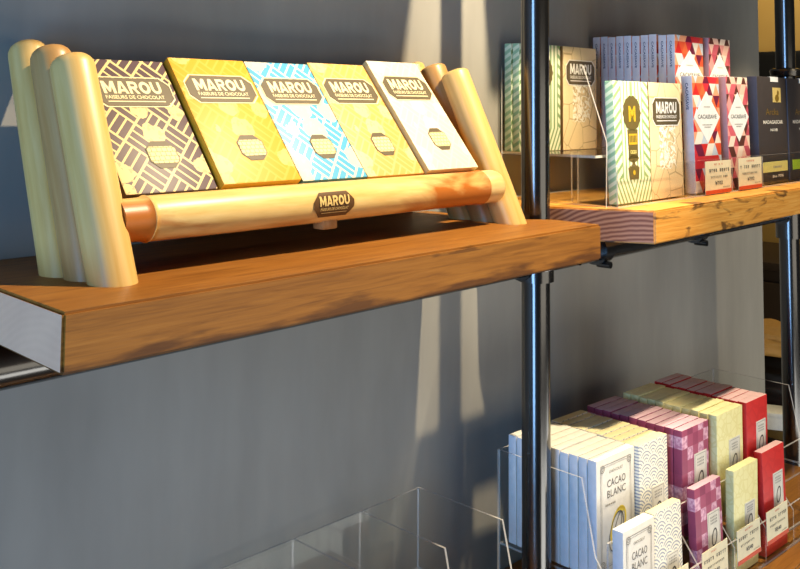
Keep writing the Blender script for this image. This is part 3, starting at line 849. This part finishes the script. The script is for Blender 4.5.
stripe_box((1.326, .086, UF), .143, .020, .240, mm, 'tan map patterned chocolate box on the front step beside the green chevron box', MG, lambda t: map_front(t, .143, .240), radians(-1.5))
for i in range(3):
    stripe_box((1.172 - .004 * i, .284 + .0185 * i, UU), .122, .017, .226, gm, f'green chevron chocolate box on the upper step, {ORD[i]} from the front', GG, (lambda t: green_front(t, .122, .226)) if i == 0 else None, 0)
stripe_box((1.301, .282, UU), .138, .026, .226, mm, 'tan map patterned chocolate box on the upper step beside the black pole', MG, lambda t: map_front(t, .138, .226), 0)

def tri_front(t, W, H, T, blue, letter=True):
    c = W * .5
    bm = bmesh.new()
    poly_prism(bm, [(c, H * .42), (W * .98, H * .645), (c, H * .87), (W * .02, H * .645)], 'y', -.0005, 0)
    text(bm, 'CACASSAVE', c - W * .35, c + W * .35, H * .632, H * .668, -.0008, 1, bold=.01)
    for z, wd in ((.73, .12), (.575, .19), (.555, .12)):
        for k in range(7): quad(bm, c - W * wd + k * W * wd * .285, c - W * wd + k * W * wd * .285 + W * wd * .2, H * z, H * z + .0022, -.0008, 2)
    if not blue:
        cb = bmesh.new(); poly_prism(cb, lobed(W * .78, H * .10, W * .13, W * .11, 32, 8, .06), 'y', -.0006, 0, 0); oval(cb, W * .78, H * .10, W * .05, W * .04, -.0008, mi=1)
        obj('crest', cb, [WHITE_P, GOLD_D], t)
    o = obj('diamond_label', bm, [WHITE_P, INK, INK_SOFT], t); o['label'] = 'white diamond with grey lettering'
def spine_text(t, T, H, mat):
    bm = bmesh.new()
    text(bm, 'CACASSAVE', 0, 1, H * .71, H * .94, 0, 0, bold=.02, vertical='down')
    for v in bm.verts:              # lay the lettering on the spine (x = 0, running down)
        v.co = Vector((-.0005, T * .36 + v.co.x * T * .26, v.co.z))
    obj('spine_lettering', bm, mat, t)
RG = 'red triangle chocolate boxes'; PG = 'pink triangle chocolate boxes'
rm = [TRI_RED, SPINE_BLUE, WHITE_P]; pm = [TRI_PINK, SPINE_MAUVE, WHITE_P]
TH = .259
def two(t, W, T, blue): tri_front(t, W, TH, T, blue); (spine_text(t, T, TH, INK_BLUE) if blue else None)
stripe_box((1.521, .084, UF), .136, .026, TH, rm, 'red triangle chocolate box with pale blue spine on the front step behind a price card', RG, lambda t: two(t, .136, .026, True), radians(-1.5))
stripe_box((1.696, .084, UF), .122, .024, TH + .003, pm, 'pink triangle chocolate box with mauve spine on the front step beside the dark boxes', PG, lambda t: two(t, .122, .024, False), radians(-1.5))
for i in range(10):
    T = .0198
    def fn(t, i=i):
        if i == 0: tri_front(t, .142, TH, T, True)
        spine_text(t, T, TH, INK_BLUE)
    stripe_box((1.517 + random.uniform(-.0015, .0015), .128 + .0209 * i + (.003 if i > 1 else 0), UU), .142, T, TH * random.uniform(.992, 1.004), rm, f'red triangle chocolate box with pale blue spine on the upper step, {ORD[i]} from the front', RG, fn)
for i in range(3):
    stripe_box((1.689, .128 + .024 * i, UU), .118, .0225, TH + .001, pm, f'pink triangle chocolate box on the upper step, {ORD[i]} from the front', PG, (lambda t: tri_front(t, .118, TH, .022, False)) if i == 0 else None)
def dark_front(t, W, H, band, name):
    bm = bmesh.new(); box(bm, W * .10, W * .96, -.0006, 0, H * .105, H * .20)
    for k in range(6): quad(bm, W * .45 + k * W * .05, W * .48 + k * W * .05, H * .14, H * .16, -.0009, 1)
    obj('band', bm, [band, INK_SOFT], t)['label'] = 'coloured paper band near the bottom'
    bm = bmesh.new(); box(bm, W * .52, W * .80, -.0006, 0, H * .76, H * .90)
    oval(bm, W * .66, H * .80, W * .07, H * .035, -.0009, mi=1); oval(bm, W * .70, H * .85, W * .035, H * .025, -.0009, mi=1)
    obj('emblem', bm, [GOLD, GOLD_D], t)['label'] = 'gold square with a small figure'
    bm = bmesh.new()
    text(bm, 'Arcka', W * .26, W * .70, H * .64, H * .70, -.0005, 0, bold=.0)
    text(bm, name, W * .16, W * .84, H * .555, H * .590, -.0005, 1, bold=.02)
    text(bm, 'NOIR', W * .40, W * .66, H * .485, H * .512, -.0005, 1, bold=.02)
    obj('lettering', bm, [GOLD_D, LABEL_P], t)
    bm = bmesh.new(); text(bm, 'Bio 70%', W * .42, W * .80, H * .05, H * .075, -.0005, 0, bold=.02); obj('footer_lettering', bm, LABEL_P, t)
    bm = bmesh.new(); box(bm, W * .46, W * .72, -.0008, .014, H * .955, H * 1.003); obj('sticker', bm, WHITE_P, t)
dm = [BLACK_P, BLACK_S, BLACK_P]
stripe_box((1.880, .088, UF), .186, .026, .268, dm, 'dark charcoal chocolate box with pale yellow band beside the pink triangle box', 'dark chocolate boxes', lambda t: dark_front(t, .186, .268, PALEY, 'MADAGASCAR'), radians(-1))
stripe_box((2.076, .088, UF), .186, .026, .268, dm, 'dark charcoal chocolate box with lime green band at the end of the plank', 'dark chocolate boxes', lambda t: dark_front(t, .186, .268, LIME, 'MADAGASCAR'), radians(-1))
price_card((1.532, .0675, UF - .001), 0, .131, .072, 'cream price card before the front red triangle box', 'a', '', '¥702', 'price cards of the upper display')
price_card((1.706, .0675, UF - .001), 0, .132, .073, 'cream price card before the front pink triangle box', 'b', '', '¥702', 'price cards of the upper display')

# ------------------------------------------------------------------ the room seen past the end of the wall
cab = thing('cabinet', 'dark wooden cabinet seen past the end of the grey wall', 'cabinet', (3.90, 1.0, FLOOR))
CABM = plain('dark_brown_wood', rgb(58, 44, 28), .5)
bm = bmesh.new(); box(bm, -.3, .3, -.75, .75, 0, 1.52, bev=.01); obj('body', bm, CABM, cab)
bm = bmesh.new(); box(bm, -.32, .3, -.77, .77, 1.52, 1.555, bev=.006); obj('top', bm, CABM, cab)
for y in (-.37, .37):
    bm = bmesh.new(); box(bm, -.318, -.3, y - .35, y + .35, .1, 1.47, bev=.005); obj('door', bm, CABM, cab)
tbl = thing('side_table', 'low wooden side table with a bag on it beyond the wall', 'table', (3.15, .62, FLOOR))
TBM = plain('ochre_wood', rgb(120, 92, 40), .5)
bm = bmesh.new(); box(bm, -.3, .3, -.3, .3, 1.08, 1.11, bev=.006); obj('top', bm, TBM, tbl)
for sx in (-1, 1):
    for sy in (-1, 1):
        bm = bmesh.new(); tube(bm, (sx * .27, sy * .27, 0), (sx * .27, sy * .27, 1.08), .018, 12); obj('leg', bm, TBM, tbl)
def blob(name, loc, s, mat, lab, cat, seed):
    bm = bmesh.new(); bmesh.ops.create_icosphere(bm, subdivisions=4, radius=1)
    for v in bm.verts:
        n = v.co.normalized(); k = 1 + .10 * sin(5 * n.x + seed) * cos(4 * n.y + seed) + .05 * sin(11 * n.z + 7 * n.x)
        v.co = Vector((n.x * s[0] * k, n.y * s[1] * k, max(n.z, -.75) * s[2] * k))
        
    zmin = min(v.co.z for v in bm.verts)
    for v in bm.verts: v.co.z -= zmin
    return tag(obj(name, bm, mat, None, loc, smooth=True), lab, cat)
TT = FLOOR + 1.11
blob('bag', (3.12, .58, TT), (.16, .15, .10), plain('black_cloth', rgb(22, 20, 20), .7), 'black cloth bag on the side table beyond the wall', 'bag', 1)
blob('cloth_bundle', (3.12, .58, TT + .19), (.13, .12, .06), plain('tan_cloth', rgb(196, 148, 76), .7), 'tan cloth bundle resting on the black bag beyond the wall', 'cloth', 3)
bm = bmesh.new(); box(bm, -.05, .05, -.06, .06, 0, .055, bev=.008); box(bm, -.052, .052, -.062, .062, .043, .058, bev=.004)
tag(obj('paper_box', bm, WHITE_P, None, (2.90, .44, TT), (0, 0, .4)), 'small white paper box on the side table corner', 'box')
bm = bmesh.new(); box(bm, -.04, .0, -.28, .28, -.30, .36, bev=.01); box(bm, -.048, -.04, -.26, .26, -.28, .34)
tag(obj('wall_panel', bm, plain('black_plastic', rgb(20, 20, 20), .4), None, (4.25, .86, .12)), 'black panel mounted on the ochre wall behind the pole', 'panel')

# ------------------------------------------------------------------ light
def area(name, loc, target, sx, sy, power, col, spread=180):
    d = bpy.data.lights.new(name, 'AREA'); d.shape = 'RECTANGLE'; d.size = sx; d.size_y = sy; d.energy = power; d.color = col; d.spread = radians(spread)
    o = bpy.data.objects.new(name, d); C.objects.link(o); o.location = loc
    o.rotation_euler = (Vector(target) - Vector(loc)).to_track_quat('-Z', 'Y').to_euler(); return o
def spot(name, loc, target, power, col, angle, blend=.4, radius=.025):
    d = bpy.data.lights.new(name, 'SPOT'); d.energy = power; d.color = col; d.spot_size = radians(angle); d.spot_blend = blend; d.shadow_soft_size = radius
    o = bpy.data.objects.new(name, d); C.objects.link(o); o.location = loc
    o.rotation_euler = (Vector(target) - Vector(loc)).to_track_quat('-Z', 'Y').to_euler(); return o
WARM = (1.0, .81, .54)
spot('ceiling_spot', (1.035, -.50, 1.36), (.72, .20, .15), 240, WARM, 60, .38)
spot('ceiling_spot', (1.62, -.24, 1.36), (1.60, .05, .0), 180, (1.0, .86, .64), 45, .25)
spot('ceiling_spot', (2.42, -.50, 1.36), (2.42, .35, -.3), 80, WARM, 26, .4)
area('window_light', (-3.1, -1.25, -.25), (.8, .1, -.25), 1.0, 3.2, 150, (.30, .57, 1.0))
area('low_fill', (1.9, -1.6, -1.45), (1.6, .35, -.35), 3.0, .7, 27, (1.0, .97, .90))  # unseen low fill added to brighten the wall under the shelves
area('room_fill', (1.5, -2.5, -.25), (1.6, .2, -.2), 2.4, 1.2, 14, (1.0, .90, .74))  # frontal fill added to lift box fronts and wall, no actual lamp
spot('ceiling_spot', (3.3, .9, 1.5), (3.8, .85, -.4), 60, (1.0, .82, .5), 120, .5)
wd = bpy.data.worlds.new('world'); SC.world = wd; wd.use_nodes = True
wd.node_tree.nodes['Background'].inputs[0].default_value = (1.0, .96, .92, 1); wd.node_tree.nodes['Background'].inputs[1].default_value = .032
